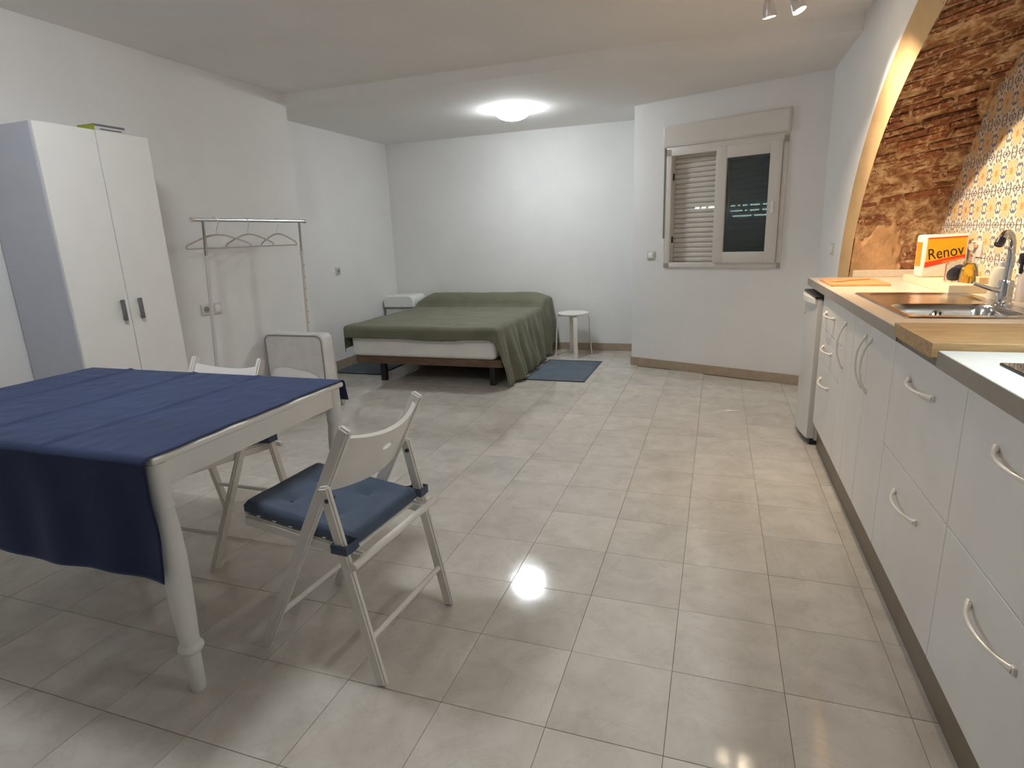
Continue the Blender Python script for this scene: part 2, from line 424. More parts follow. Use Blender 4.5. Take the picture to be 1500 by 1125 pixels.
COURSE = .056
ang = .02; crs = 0; nb = 0
while ang < 1.75:
    p0, _ = soff(1.06, ang); p1, _ = soff(1.06, ang+.01); step = COURSE/((p1-p0).length/.01)
    x = XB + (.0 if crs % 2 else -.1) + random.uniform(-.02, .02)
    while x < XT:
        L = random.choice((.2, .17, .23, .12, .09)); x0, x1 = max(x, XB+.006), min(x+L, XT-.004); x += L+random.uniform(.008, .03)
        if x1-x0 < .05: continue
        xm = (x0+x1)/2; z_here = soff(xm, ang)[0].z
        keep = .78 if z_here > 1.5 else .6
        if z_here < 1.33 and xm < .98: keep = 0            # smooth plaster patch at the foot of the arch
        if random.random() > keep: continue
        p, n = soff(xm, ang+step/2); q, _ = soff(xm, ang+step/2+.004); tg = (q-p).normalized()
        xs, _ = soff(xm+.05, ang+step/2); xa = (xs-p).normalized(); yn = tg - xa*tg.dot(xa); yn.normalize(); zn = xa.cross(yn)
        if zn.dot(n) < 0: zn = -zn; 
        hh = COURSE-random.uniform(.010, .026)
        M = Matrix((xa*(x1-x0), yn*hh, zn*random.uniform(.026, .036))).transposed().to_4x4()
        if M.to_3x3().determinant() < 0: M = Matrix((xa*(x1-x0), -yn*hh, zn*.03)).transposed().to_4x4()
        o = obj('brick', random.choice(brick_meshes), BRICK, wall_r)
        o.matrix_world = Matrix.Translation(p+tg*random.uniform(-.006, .006)+zn*random.uniform(-.017, -.008)) @ M
        nb += 1
    ang += step; crs += 1
# patch of smooth plaster on the jamb
bm = bmesh.new()
def patch(u, v):
    xx = XB+.004+u*.30; t = -.2+v*.62
    p, n = soff(xx, t); q = Vector((u*3.2, v*4.5, 3))
    e_ = min(1-u, 1-v)*1.6+.45*noise.noise(q)+.2*noise.noise(q*3)-.25
    return p + n*(-.02+.034*sm(-.15, .12, e_)+.003*noise.noise(q*9))
grid(bm, 50, 80, patch)
obj('plaster_patch', bm, mat('ochre_plaster', srgb(190, 152, 112), .9, var=.22, vscale=11, bump=.7, bscale=35), wall_r, smooth=True, label='smooth ochre plaster patch')

# tiled back of the niche
wall_n = struct('wall_niche', bxm(XT, XT+.1, YN, 4.62, 0, ZC+.05), mat('tile_bed', srgb(206, 196, 176), .8), 'blue and ochre patterned tiles behind the sink')
TW = .165
tb = bxm(-.004, .002, -TW/2+.0012, TW/2-.0012, -TW/2+.0012, TW/2-.0012, bev=.001, seg=1); dm = me(tb); dm.materials.append(DECOR)
for j in range(18):
    for k in range(9):
        y, z = 4.28+TW-(j+.5)*TW, .98+(k+.5)*TW
        if ((abs(y-CY)-TW*.6)/TT[0])**2 + ((max(z-TW*.6, CZ)-CZ)/TT[1])**2 > 1: continue
        obj('wall_tile', dm, DECOR, wall_n, (XT-.002, y, z))

# skirting
def skirt(name, pts, label):
    bm = bmesh.new()
    for (x0, y0), (x1, y1) in zip(pts, pts[1:]):
        a, b = Vector((x0, y0, .043)), Vector((x1, y1, .043)); s = (b-a).normalized().cross(Vector((0, 0, 1)))
        bar(bm, a+s*.006, b+s*.006, .086, .012, side=s, bev=.002)
    return struct(name, bm, BASEB, label)
skirt('baseboard_left', [(XL, YN), (XL, YSTEP)], 'beige tile skirting under the wardrobe wall')
skirt('baseboard_alcove', [(XL2, YSTEP), (XL2, YB)], 'beige tile skirting beside the bed')
skirt('baseboard_back', [(XL2, YB), (PW.x, YB)], 'beige tile skirting behind bed and stool')
e = PW+D*WL
skirt('baseboard_window', [(PW.x, PW.y), (e.x, e.y)], 'beige tile skirting under the window')
skirt('baseboard_return', [(PW.x, YB), (PW.x, PW.y)], 'beige tile skirting on the short return wall')

# ------------------------------------------------------------------ window
win = bpy.data.objects.new('window_1', None); COL.objects.link(win); win.location = PW; win.rotation_euler = (0, 0, WANG)
win['kind'] = 'structure'; win['label'] = 'white sliding window with a closed roller shutter'
UPVC = mat('upvc', srgb(216, 210, 203), .35, var=.01)
bm = bmesh.new(); box(bm, .314, 1.412, -.025, .1, 2.075, 2.262, bev=.004)
sb = obj('shutter_box', bm, UPVC, win, smooth=True)
obj('box_trim', bxm(.325, 1.40, -.03, -.02, 2.088, 2.25, bev=.002), UPVC, sb)
fr = bmesh.new()
for a, b, c, d in ((.335, .395, .998, 2.06), (1.366, 1.402, .998, 2.06), (.335, 1.402, 1.998, 2.075), (.335, 1.402, .998, 1.045)): box(fr, a, b, -.014, .075, c, d, bev=.003)
obj('window_frame', fr, UPVC, win, smooth=True)
def sash(name, a, b, c, d, y0, y1, fw):
    bm = bmesh.new()
    for q in ((a, a+fw, c, d), (b-fw, b, c, d), (a+fw-.002, b-fw+.002, d-fw, d), (a+fw-.002, b-fw+.002, c, c+fw)): box(bm, q[0], q[1], y0, y1, q[2], q[3], bev=.005)
    s = obj(name, bm, UPVC, win, smooth=True)
    g = bpy.data.materials.get('window_glass')
    if g is None:
        g = bpy.data.materials.new('window_glass'); g.use_nodes = True; nt = g.node_tree; nt.nodes.clear()
        o_ = nt.nodes.new('ShaderNodeOutputMaterial'); mx = nt.nodes.new('ShaderNodeMixShader'); tr = nt.nodes.new('ShaderNodeBsdfTransparent'); gl = nt.nodes.new('ShaderNodeBsdfGlossy')
        fz = nt.nodes.new('ShaderNodeFresnel'); fz.inputs[0].default_value = 1.6
        tr.inputs[0].default_value = (.62, .68, .67, 1); gl.inputs['Roughness'].default_value = .03
        nt.links.new(fz.outputs[0], mx.inputs[0]); nt.links.new(tr.outputs[0], mx.inputs[1]); nt.links.new(gl.outputs[0], mx.inputs[2]); nt.links.new(mx.outputs[0], o_.inputs[0])
    obj('pane', bxm(a+fw-.004, b-fw+.004, (y0+y1)/2-.003, (y0+y1)/2+.003, c+fw-.004, d-fw+.004), g, s)
    return s
s1 = sash('sash', .816, 1.364, 1.042, 2.022, -.03, .018, .095)
sash('rear_sash', .83, 1.37, 1.048, 2.0, .026, .062, .085)
obj('latch', bxm(1.305, 1.325, -.042, -.03, 1.45, 1.545, bev=.004), PLAST, s1, smooth=True)
for z in (1.255, 1.82): obj('rail_catch', bxm(.395, .405, .02, .04, z-.03, z+.03, bev=.002), BLACK, win)
SLATM = mat('shutter_slat', srgb(206, 200, 192), .5, var=.02)
slat = bmesh.new(); SH = .0445
prism(slat, [(.080, -SH/2+.001), (.075, -SH/2+.006), (.073, 0), (.075, SH/2-.006), (.081, SH/2-.001), (.094, SH/2-.001), (.094, -SH/2+.001)], 'x', .365, 1.385)
slm = me(slat, True, 50); slm.materials.append(SLATM)
for k in range(23): obj('shutter_slat', slm, SLATM, win, (0, 0, 1.045+(k+.5)*SH))
bm = bmesh.new()
for z, runs in ((1.045+11*SH, ((.60, .80), (.93, 1.25))), (1.045+10*SH, ((.93, 1.24),)), (1.045+9*SH, ((.95, 1.24),))):
    for a, b in runs:
        x = a
        while x < b:
            if random.random() < .8: box(bm, x, x+.012, .0722, .078, z-.006, z-.001)
            x += .021
obj('light_slots', bm, emis('daylight_slot', (.9, .95, 1), 3.0), win, kind='stuff', label='row of pinholes with daylight')
obj('winder_strap', bxm(.325, .338, -.02, -.017, 1.27, 2.07), mat('grey_webbing', srgb(130, 126, 122), .8), win)
obj('winder_plate', bxm(.318, .346, -.014, .0, 1.17, 1.285, bev=.003), PLAST, win, smooth=True)

# ------------------------------------------------------------------ lamps
def dome_lamp(loc, col, power, label):
    t = thing('ceiling_lamp', label, 'lamp', loc)
    obj('lamp_base', lathem([(.0, 0), (.135, 0), (.138, -.008), (.130, -.014), (.0, -.014)], 40), PLAST, t, smooth=True)
    prof = [(.14, -.006)]+[(.165*math.cos(a), -.014-.085*math.sin(a)) for a in [PI/2*k/10 for k in range(11)]]
    prof[-1] = (.0005, prof[-1][1])
    obj('lamp_shade', lathem(prof, 40), emis('lit_opal_glass', col, power), t, smooth=True)
    return t
dome_lamp((-1.86, 5.58, ZL), C_DOME, P_DOME, 'round white opal glass ceiling lamp above the bed')
dome_lamp((-2.0, 1.5, ZC), C_DOME2, P_DOME2, 'round white fill lamp added out of view over the dining table')

FXP = Vector((.26, 3.56, ZC))
sp = thing('spotlight_cluster', 'ceiling spotlight bar with four halogen heads over the kitchen', 'lamp', FXP)
bm = bmesh.new(); prism(bm, rrect(-.045, .045, -.22, .22, .04), 'z', -.022, 0)
obj('ceiling_plate', bm, ALU, sp, smooth=True, angle=40)
BULB = emis('halogen_bulb', (1.0, .82, .58), 40.0)
heads = [((-.06, .20, -.125), (.45, 4.05, .5), .8, 96), ((.075, .19, -.12), (.95, 3.6, 1.0), .35, 70), ((-.06, -.18, -.13), (1.25, 3.8, 1.1), 2.6, 62), ((.05, -.19, -.13), (.75, 2.5, .8), .85, 92)]
for off, aim, pw, ang_ in heads:
    c = Vector(off); wpos = FXP+c; d = (Vector(aim)-wpos).normalized()
    obj('swivel_arm', tubem([(c.x*.4, c.y*.9, -.02), (c.x*.7, c.y, -.06), tuple(c-d*.03)], .007, 10), ALU, sp, smooth=True)
    q = Vector((0, 0, 1)).rotation_difference(d)
    h = obj('spot_head', lathem([(0, -.055), (.018, -.054), (.028, -.035), (.033, 0), (.037, .03), (.033, .03), (.029, 0), (.0, -.01)], 24), ALU, sp, smooth=True)
    h.rotation_mode = 'QUATERNION'; h.rotation_quaternion = q; h.location = c
    obj('bulb', lathem([(0, -.008), (.028, -.004), (.030, .012), (.022, .024), (.0005, .028)], 20), BULB, h, smooth=True)
    L = bpy.data.lights.new('halogen_light', 'SPOT'); L.energy = P_SPOT*pw; L.color = C_SPOT; L.spot_size = math.radians(ang_); L.spot_blend = .85; L.shadow_soft_size = .025
    lo = bpy.data.objects.new('halogen_light', L); COL.objects.link(lo); lo.parent = h; lo.location = (0, 0, .04); lo.rotation_euler = (PI, 0, 0)

# cooker hood over the hob
hd = thing('cooker_hood', 'white cooker hood above the glass hob', 'hood', (1.02, 1.38, 1.66))
bm = bmesh.new(); prism(bm, [(-.26, 0), (-.26, .06), (-.05, .22), (.265, .22), (.265, 0)], 'y', -.3, .3)
obj('hood_body', bm, WHITE, hd)
obj('lamp_cover', bxm(-.16, -.06, -.18, .18, -.008, 0, bev=.003), emis('hood_lamp_glass', C_HOOD, 6.0), hd)
L = bpy.data.lights.new('hood_light', 'AREA'); L.energy = P_HOOD; L.color = C_HOOD; L.shape = 'RECTANGLE'; L.size = .1; L.size_y = .36
lo = bpy.data.objects.new('hood_light', L); COL.objects.link(lo); lo.parent = hd; lo.location = (-.11, 0, -.012)

# ------------------------------------------------------------------ kitchen
XD, XCF = .60, .585                                  # face of the fronts, front edge of the worktop
def bow(L, out=.030, r=.0052, n=14):
    """bow handle lying along local x, standing out towards local -y"""
    bm = bmesh.new()
    pts, rad = [], []
    for k in range(n+1):
        u = k/n*2-1; pts.append((u*L/2, -out*(1-abs(u)**2.4)-.002, 0)); rad.append(r*(1+1.0*max(0, abs(u)-.8)/.2))
    tube(bm, pts, rad, 10)
    for s in (-1, 1): box(bm, s*L/2-.008, s*L/2+.008, -.008, .002, -.010, .010, bev=.003)
    return me(bm, True, 50)
HANDLE = mat('satin_nickel_handle', srgb(232, 228, 220), .25, .25, var=.02)
HM = {L: bow(L, r=.0052 if L > .22 else .0042) for L in (.23, .25, .215)}
for m_ in HM.values(): m_.materials.append(HANDLE)
def handle(parent, L, y, z, vert=False):
    o = obj('handle', HM[L], HANDLE, parent, (0, y, z)); o.rotation_mode = 'XYZ'
    o.rotation_euler = (0, 0, -PI/2) if not vert else (PI/2, 0, -PI/2)
    if vert: o.matrix_local = Matrix.Translation((0, y, z)) @ Matrix(((0, 1, 0), (0, 0, 1), (1, 0, 0))).to_4x4()
    return o
def cabinet(label, cat, y0, y1, group=None):
    t = thing('base_cabinet', label, cat, (XD, y0, 0), 0, group)
    bm = bmesh.new(); dp = XT-XD-.03; wy = y1-y0
    for q in ((.02, dp, .002, .018, .13, .950), (.02, dp, wy-.018, wy-.002, .13, .950), (dp-.008, dp, .018, wy-.018, .13, .950), (.02, dp, .018, wy-.018, .13, .146)): box(bm, *q)
    obj('carcass', bm, CARC, t); return t
def front(parent, name, a, b, z0, z1):
    return obj(name, bxm(0, .019, a+.0015, b-.0015, z0+.0015, z1-.0015, bev=.0015, seg=1), CAB, parent)
c = cabinet('white kitchen cabinet with three stacked drawers beside the fridge', 'cabinet', 3.22, 3.85)
for z0, z1 in ((.755, .945), (.567, .755), (.165, .567)):
    d = front(c, 'drawer', 0, .63, z0, z1); handle(d, .25, .36, {.755: .858, .567: .665, .165: .475}[z0])
c = cabinet('white kitchen cabinet with long upright door handles under the sink', 'cabinet', 2.325, 3.22)
d = front(c, 'door', .655, .895, .165, .945); handle(d, .215, .83, .775, True)
d = front(c, 'door', .37, .655, .165, .945); handle(d, .215, .415, .785, True)
d = front(c, 'door', 0, .37, .165, .945); handle(d, .215, .325, .783, True)
for y0, y1, lb in ((1.682, 2.325, 'white kitchen cabinet with two deep drawers under the wooden slab'), (1.04, 1.682, 'white kitchen cabinet with two deep drawers under the hob'), (.4, 1.04, 'white kitchen cabinet with two deep drawers past the hob')):
    c = cabinet(lb, 'cabinet', y0, y1)
    d = front(c, 'drawer', 0, y1-y0, .57, .945); handle(d, .23, (y1-y0)/2+.01, .855)
    d = front(c, 'drawer', 0, y1-y0, .165, .57); handle(d, .23, (y1-y0)/2+.01, .468)
tag(obj('plinth', bxm(XD+.035, XD+.05, .4, 3.87, 0, .1295), PLINTH), 'taupe kickboard running under the kitchen cabinets', 'plinth')

# worktop with the sink cut out
bm = bmesh.new()
SX0, SX1, SY0, SY1 = .675, 1.125, 2.51, 3.385
for a, b, c_, d in ((XCF, SX0, 2.27, 4.43), (SX1, XT-.006, 2.27, 4.43), (SX0, SX1, 2.27, SY0), (SX0, SX1, SY1, 4.43)): box(bm, a, b, c_, d, .953, 1.0)
t = thing('worktop', 'beige laminate worktop around the sink', 'worktop', (0, 0, 0))
obj('slab', bm, TOPM, t); obj('front_edge', bxm(XCF-.002, XCF+.004, 2.27, 4.43, .9535, .9985, bev=.001), TOPE, t, label='grey worktop edge band')
tag(obj('upstand', bxm(.845, XT-.01, 4.405, 4.432, 1.0, 1.045, bev=.003), TOPM), 'low beige upstand strip at the foot of the brick jamb', 'upstand')
t = thing('worktop', 'pale blue-white worktop carrying the hob', 'worktop')
obj('slab', bxm(XCF, XT-.006, .4, 1.868, .953, 1.0, bev=.002), TOP2, t); obj('front_edge', bxm(XCF-.002, XCF+.004, .4, 1.869, .9535, .999, bev=.001), TOPE, t)
t = thing('wooden_slab', 'thick oiled beech slab bridging the two worktops', 'slab')
obj('block', bxm(.572, 1.28, 1.885, 2.262, .975, 1.019, bev=.002), SLABW, t)
obj('support_rail', bxm(XCF+.008, 1.28, 1.872, 2.266, .954, .976), mat('rail_brown', srgb(120, 108, 92), .5), t)
hb = thing('hob', 'black glass ceramic hob set in the pale worktop', 'hob', (.66, 1.16, 1.0))
obj('glass_plate', bxm(0, .5, 0, .54, 0, .006, bev=.003), mat('black_glass', (.01, .01, .012, 1), .04, var=0), hb)
for x, y, r in ((.13, .14, .09), (.13, .4, .075), (.37, .14, .075), (.37, .4, .1)):
    obj('cooking_zone', lathem([(r-.003, .0061), (r, .0061), (r, .0066), (r-.003, .0066)], 32, (x, y)), mat('zone_print', (.25, .25, .26, 1), .3), hb)

# sink: one pressed sheet with bowl and drainer
sk = thing('kitchen_sink', 'stainless steel sink with a bowl and flat drainer', 'sink', (0, 0, 0))
bx0, bx1, by0, by1 = .705, 1.055, 2.56, 2.90
def sdf(x, y, x0, x1, y0, y1, r):
    qx = abs(x-(x0+x1)/2)-(x1-x0)/2+r; qy = abs(y-(y0+y1)/2)-(y1-y0)/2+r
    return math.hypot(max(qx, 0), max(qy, 0))+min(max(qx, qy), 0)-r
bm = bmesh.new()
def sinkz(u, v):
    x, y = SX0-.012+(SX1-SX0+.024)*u, SY0-.012+(SY1-SY0+.024)*v
    d = sdf(x, y, bx0, bx1, by0, by1, .06)
    z = 1.005 - .165*(1-sm(-.03, .006, d))
    d2 = sdf(x, y, .71, 1.09, 2.955, 3.35, .04); z -= .006*(1-sm(-.02, .004, d2))
    if d2 < -.02: z += .0005*(.5+.5*math.cos((x-.9)*2*PI/.032))
    e_ = sdf(x, y, SX0-.012, SX1+.012, SY0-.012, SY1+.012, .02); z -= .005*sm(-.006, 0, e_)
    return (x, y, z)
grid(bm, 60, 120, sinkz)
obj('basin', bm, STEEL, sk, smooth=True, angle=180)
o = obj('overflow', lathem([(0, 0), (.026, 0), (.026, .004), (.02, .006), (0, .006)], 24), CHROME, sk, (.88, 2.888, .955), smooth=True); o.rotation_euler = (math.radians(78), 0, 0)
for k in range(4):
    o = obj('overflow_slot', bxm(-.003, .003, -.011, .011, 0, .001), BLACK, sk, (.88+.012*math.cos(k*PI/2+.7), 2.879, .957+.012*math.sin(k*PI/2+.7))); o.rotation_euler = (math.radians(78), 0, 0)
obj('drain', lathem([(0, 0), (.035, 0), (.04, .003), (.0, .004)], 24), CHROME, sk, (.88, 2.73, .8405), smooth=True)

fa = thing('mixer_tap', 'tall chrome swan neck mixer tap behind the sink bowl', 'tap', (1.09, 2.86, 1.005))
obj('tap_base', lathem([(0, 0), (.032, 0), (.032, .008), (.026, .012), (.026, .085), (.022, .10), (.0, .10)], 28), CHROME, fa, smooth=True)
dv = Vector((-.6, -.8, 0)); R_ = .075
pts = [(0, 0, .06), (0, 0, .13), (0, 0, .20)] + [tuple(dv*(R_-R_*math.cos(a))+Vector((0, 0, .21+R_*math.sin(a)))) for a in [PI*.78*k/12 for k in range(13)]]
obj('spout', tubem(pts, .0125, 14), CHROME, fa, smooth=True)
en, pv = Vector(pts[-1]), Vector(pts[-2]); dd = (en-pv).normalized()
obj('aerator', tubem([tuple(en-dd*.004), tuple(en+dd*.022)], .0155, 16), DARKG, fa, smooth=True, label='dark aerator end')
hl = obj('lever', tubem([(-.02, -.005, .06), (-.05, -.01, .066), (-.115, -.02, .09)], [.013, .009, .007], 12), CHROME, fa, smooth=True)

# fridge
fg = thing('fridge', 'small white undercounter fridge at the end of the worktop', 'fridge', (.0, 0, 0))
FRW = mat('fridge_white', srgb(208, 206, 203), .3, var=.01)
obj('fridge_body', bxm(.62, 1.2, 3.885, 4.385, .03, .93, bev=.006), FRW, fg, smooth=True)
bm = bmesh.new(); poly = [(.618, 3.887), (.618, 4.383)] + [(.548+.030*((2*k/12-1)**2), 4.383-.496*k/12) for k in range(13)]
prism(bm, poly, 'z', .045, .905)
obj('fridge_door', bm, FRW, fg, smooth=True, angle=30)
bm = bmesh.new(); poly = [(.60, 3.90), (.60, 4.37)] + [(.532+.03*((2*k/12-1)**2), 4.37-.47*k/12) for k in range(13)]
prism(bm, poly, 'z', .885, .915)
obj('door_handle', bm, PLAST, fg, smooth=True, angle=30, label='white moulded grip along the door top')
obj('top_seal', bxm(.562, .622, 3.89, 4.38, .914, .93, bev=.003), BLACK, fg)
bm = bmesh.new(); poly = [(.66, 3.892), (.66, 4.378)] + [(.565+.030*((2*k/12-1)**2), 4.378-.486*k/12) for k in range(13)]
prism(bm, poly, 'z', .008, .044); obj('base_grille', bm, BLACK, fg)
obj('lock', lathem([(0, 0), (.007, 0), (.007, .004), (0, .004)], 12), DARKG, fg, (.551, 4.16, .80)).rotation_euler = (0, -PI/2, 0)
for y in (3.92, 4.35): obj('foot', lathem([(0, 0), (.018, 0), (.018, .03), (0, .03)], 14), BLACK, fg, (.65, y, 0))

# ledge along the tiles and what stands on it
LZ = 1.04
tag(obj('back_ledge', bxm(1.055, XT-.005, 3.36, 4.12, 1.0, LZ, bev=.003), mat('ledge_cream', srgb(224, 208, 178), .4, var=.03)), 'cream ledge against the patterned tiles behind the worktop', 'ledge')
pk = thing('kitchen_roll_pack', 'white pack with yellow and red print leaning by the brick arch', 'pack', (1.062, 3.83, LZ), math.radians(6))
PKW = glass('pack_film', (.95, .94, .92, 1)); PKW = mat('white_pack_film', srgb(232, 222, 208), .35, var=.05, vscale=20)
bm = bmesh.new(); box(bm, 0, .215, 0, .10, 0, .228, bev=.012, seg=3); obj('pack_body', bm, PKW, pk, smooth=True)
YEL = mat('yellow_print', srgb(246, 176, 14), .4, var=.02); RED = mat('red_print', srgb(226, 62, 20), .4, var=.02); ORG = mat('orange_print', srgb(240, 140, 30), .4)
def pr(name, poly, m_, y=-.0008):
    b = bmesh.new(); prism(b, poly, 'y', y, .002); return obj(name, b, m_, pk)
pr('yellow_panel', [(.016, .075), (.203, .115), (.203, .212), (.016, .206)], YEL)
pr('red_band', [(.014, .052), (.014, .082), (.203, .122), (.203, .100)], RED, -.0012)
pr('red_stripe', [(.016, .205), (.203, .211), (.203, .218), (.016, .212)], RED, -.0011)
o = obj('side_print', bxm(-.001, .002, .018, .085, .06, .19), ORG, pk)
tm = textm('Renov', .084); tm.materials.append(BLACK)
o = obj('lettering', tm, BLACK, pk, (.026, -.0016, .094), label='black brand lettering'); o.rotation_euler = (PI/2, math.radians(-9), 0); o.scale = (.80, 1.0, 1)
pr('orange_line', [(.095, .078), (.195, .098), (.195, .106), (.095, .086)], ORG, -.002)
jr = thing('glass_jar', 'clear glass jar holding a dark cloth beside the oil bottle', 'jar', (1.145, 3.57, LZ))
GL = glass('clear_glass', (.96, .98, .97, 1))
obj('jar_body', lathem([(0, .0), (.046, .0), (.049, .006), (.049, .085), (.043, .095), (.043, .1), (.040, .1), (.040, .094), (.046, .083), (.046, .008), (0, .006)], 28), GL, jr, smooth=True)
bm = bmesh.new(); bmesh.ops.create_icosphere(bm, subdivisions=3, radius=.04)
for v in bm.verts: v.co = Vector((v.co.x*1.0, v.co.y*1.0, v.co.z*.9+.045+.35*v.co.x))*1.0 + Vector((0, 0, .004))*noise.noise(v.co*60); v.co.z = min(max(v.co.z, .008), .088)
obj('cloth', bm, mat('dark_cloth', srgb(38, 34, 52), .9), jr, smooth=True, label='dark cloth inside')
ol = thing('oil_bottle', 'glass oil bottle of amber oil with a clear stopper', 'bottle', (1.168, 3.475, LZ))
obj('bottle_body', lathem([(0, 0), (.040, 0), (.042, .005), (.040, .05), (.030, .085), (.020, .10), (.013, .112), (.012, .15), (.014, .153), (.010, .155), (.0095, .112), (.017, .098), (.027, .083), (.037, .05), (.039, .006), (0, .004)], 28), GL, ol, smooth=True)
obj('oil', lathem([(0, .005), (.0375, .006), (.036, .05), (.0262, .083), (.0165, .096), (0, .096)], 28), glass('amber_oil', (.85, .52, .03, 1), .02, 1.4), ol, smooth=True)
obj('stopper', lathem([(0, .14), (.009, .14), (.012, .156), (.02, .168), (.02, .182), (.012, .192), (0, .194)], 20), GL, ol, smooth=True)
sbx = thing('sponge_box', 'small cream box on the ledge next to the oil bottle', 'box', (1.215, 3.425, LZ))
obj('box_body', bxm(-.03, .03, -.025, .025, 0, .03, bev=.003), mat('cream_card', srgb(222, 194, 150), .6), sbx); obj('box_lid', bxm(-.031, .031, -.026, .026, .026, .034, bev=.002), mat('cream_card_lid', srgb(230, 206, 166), .6), sbx)
sp_ = thing('soap_bottle', 'white dish soap bottle behind the chrome tap', 'bottle', (1.155, 3.10, 1.0))
obj('bottle_body', lathem([(0, 0), (.034, 0), (.037, .006), (.036, .11), (.026, .135), (.013, .142), (0, .142)], 24), mat('soap_white', srgb(236, 226, 204), .3, var=.02), sp_, smooth=True)
obj('cap', lathem([(0, .14), (.013, .14), (.013, .16), (.009, .165), (0, .165)], 18), PLAST, sp_, smooth=True)
sy = thing('spray_bottle', 'pale spray bottle with a black trigger behind the tap', 'bottle', (1.235, 3.04, 1.0))
obj('bottle_body', lathem([(0, 0), (.038, 0), (.04, .006), (.038, .10), (.022, .14), (.016, .155), (0, .155)], 24), mat('spray_white', srgb(216, 204, 196), .35, var=.02), sy, smooth=True)
bm = bmesh.new(); box(bm, -.045, .03, -.014, .014, .155, .20, bev=.006); box(bm, -.04, -.028, -.006, .006, .115, .16, bev=.003); obj('trigger', bm, BLACK, sy, smooth=True)
cu = thing('white_mug', 'white mug against the tiles past the tap', 'mug', (1.25, 2.90, 1.0))
obj('mug_body', lathem([(0, 0), (.034, 0), (.038, .006), (.04, .09), (.036, .09), (.034, .008), (0, .008)], 24), PLAST, cu, smooth=True)
obj('mug_handle', tubem([(-.036, -.006, .075), (-.06, -.012, .07), (-.065, -.013, .045), (-.055, -.01, .025), (-.034, -.006, .02)], .005, 8), PLAST, cu, smooth=True)

cb = thing('chopping_board', 'thin bamboo chopping board at the far end of the worktop', 'board', (.615, 3.79, 1.0), math.radians(0))
for k in range(6): obj('board_strip', bxm(k*.05, k*.05+.0495, .0+.012*abs(k-2.5)*0, .38, 0, .014, bev=.002), BOARDW, cb)
obj('end_cap', bxm(.0, .2995, -.018, .0, 0, .014, bev=.003), BOARDW, cb)
kn = thing('wooden_spatula', 'pale wooden spatula lying across the bamboo board', 'spatula', (.75, 3.98, 1.014), math.radians(35))
bm = bmesh.new(); prism(bm, rrect(-.13, -.04, -.025, .025, .02), 'z', 0, .006); obj('blade', bm, BOARDW, kn); obj('grip', bxm(-.045, .14, -.008, .008, .0, .008, bev=.003), BOARDW, kn)

# wall plates
PLATE = mat('plate_plastic', srgb(204, 200, 196), .4, var=.01)
def plate(label, cat, loc, rotz, kind='socket', wd=.082, group=None):
    """wall plate whose back lies in local y = 0 and that faces local -y"""
    t = thing('wall_'+kind, label, cat, loc, rotz, group)
    obj('frame', bxm(-wd/2, wd/2, -.010, 0, -.041, .041, bev=.003), PLATE, t, smooth=True)
    if kind == 'socket':
        o = obj('insert', lathem([(0, 0), (.022, 0), (.024, .003), (.018, .003), (.016, .0015), (0, .0015)], 24), mat('socket_shading', srgb(150, 146, 142), .5), t, (0, -.0095, 0), smooth=True); o.rotation_euler = (PI/2, 0, 0)  # darker insert, shading of the socket recess put into its colour
        for s in (-1, 1): obj('pin_hole', bxm(s*.0095-.0025, s*.0095+.0025, -.0125, -.0105, -.0025, .0025), BLACK, t)
    else: obj('rocker', bxm(-.026, .026, -.016, -.008, -.026, .026, bev=.003), PLAST, t, smooth=True)
    return t
plate('white wall socket behind the clothes rail post', 'socket', (XL, 3.316, .912), PI/2)
plate('white wall switch right beside the socket near clothes rail', 'switch', (XL, 3.418, .908), PI/2, 'switch')
plate('white single wall socket beside the bed', 'socket', (XL2, 5.52, 1.048), PI/2)
q = PW+D*.2; plate('white square light switch left of the window', 'switch', (q.x, q.y, 1.113), WANG, 'switch')
plate('white switch on the wall edge next to the arch', 'switch', (XR, 4.83, 1.17), -PI/2, 'switch')
plate('white double socket plate on the patterned tiles', 'socket', (XT-.004, 3.80, 1.19), -PI/2, 'socket', .16)

# ------------------------------------------------------------------ wardrobe
wd = thing('wardrobe', 'tall white two door wardrobe with grey side panels', 'wardrobe', (XL, 2.09, 0))
WX, WW, WH = .43, .62, 1.965
GREYP = mat('grey_side_panel', srgb(190, 194, 204), .5, var=.02)
bm = bmesh.new(); box(bm, .012, WX-.022, 0, .016, 0, WH, bev=.001); obj('side_panel', bm, GREYP, wd)
obj('side_panel', bxm(.012, WX-.022, WW-.016, WW, 0, WH, bev=.001), GREYP, wd)
obj('top_panel', bxm(.012, WX-.022, .016, WW-.016, WH-.016, WH), WHITE, wd)
obj('back_panel', bxm(.012, .018, .016, WW-.016, .05, WH-.016), WHITE, wd)
obj('base_panel', bxm(.02, WX-.03, .016, WW-.016, 0, .06), WHITE, wd)
for y0, y1, hy in ((0, WW/2-.001, WW/2-.045), (WW/2+.001, WW, WW/2+.06)):
    d = obj('door', bxm(WX-.018, WX, y0+.002, y1-.002, .05, WH, bev=.0015), WHITE, wd)
    bm = bmesh.new(); box(bm, WX+.010, WX+.018, hy-.012, hy+.012, .975, 1.09, bev=.002)
    for z in (.985, 1.08): box(bm, WX-.001, WX+.012, hy-.005, hy+.005, z-.005, z+.005)
    obj('handle', bm, mat('grey_pull', srgb(120, 120, 124), .35, .5), d, smooth=True, label='grey bar pull')
bk = thing('game_box', 'flat green and white cardboard box on top of the wardrobe', 'box', (XL+.305, 2.405, WH))
obj('box_base', bxm(0, .12, .0, .17, 0, .026, bev=.001), mat('white_card', srgb(206, 204, 204), .6), bk)
obj('box_lid', bxm(-.002, .122, -.002, .172, .022, .033, bev=.001), mat('grey_card', srgb(110, 110, 118), .6), bk)
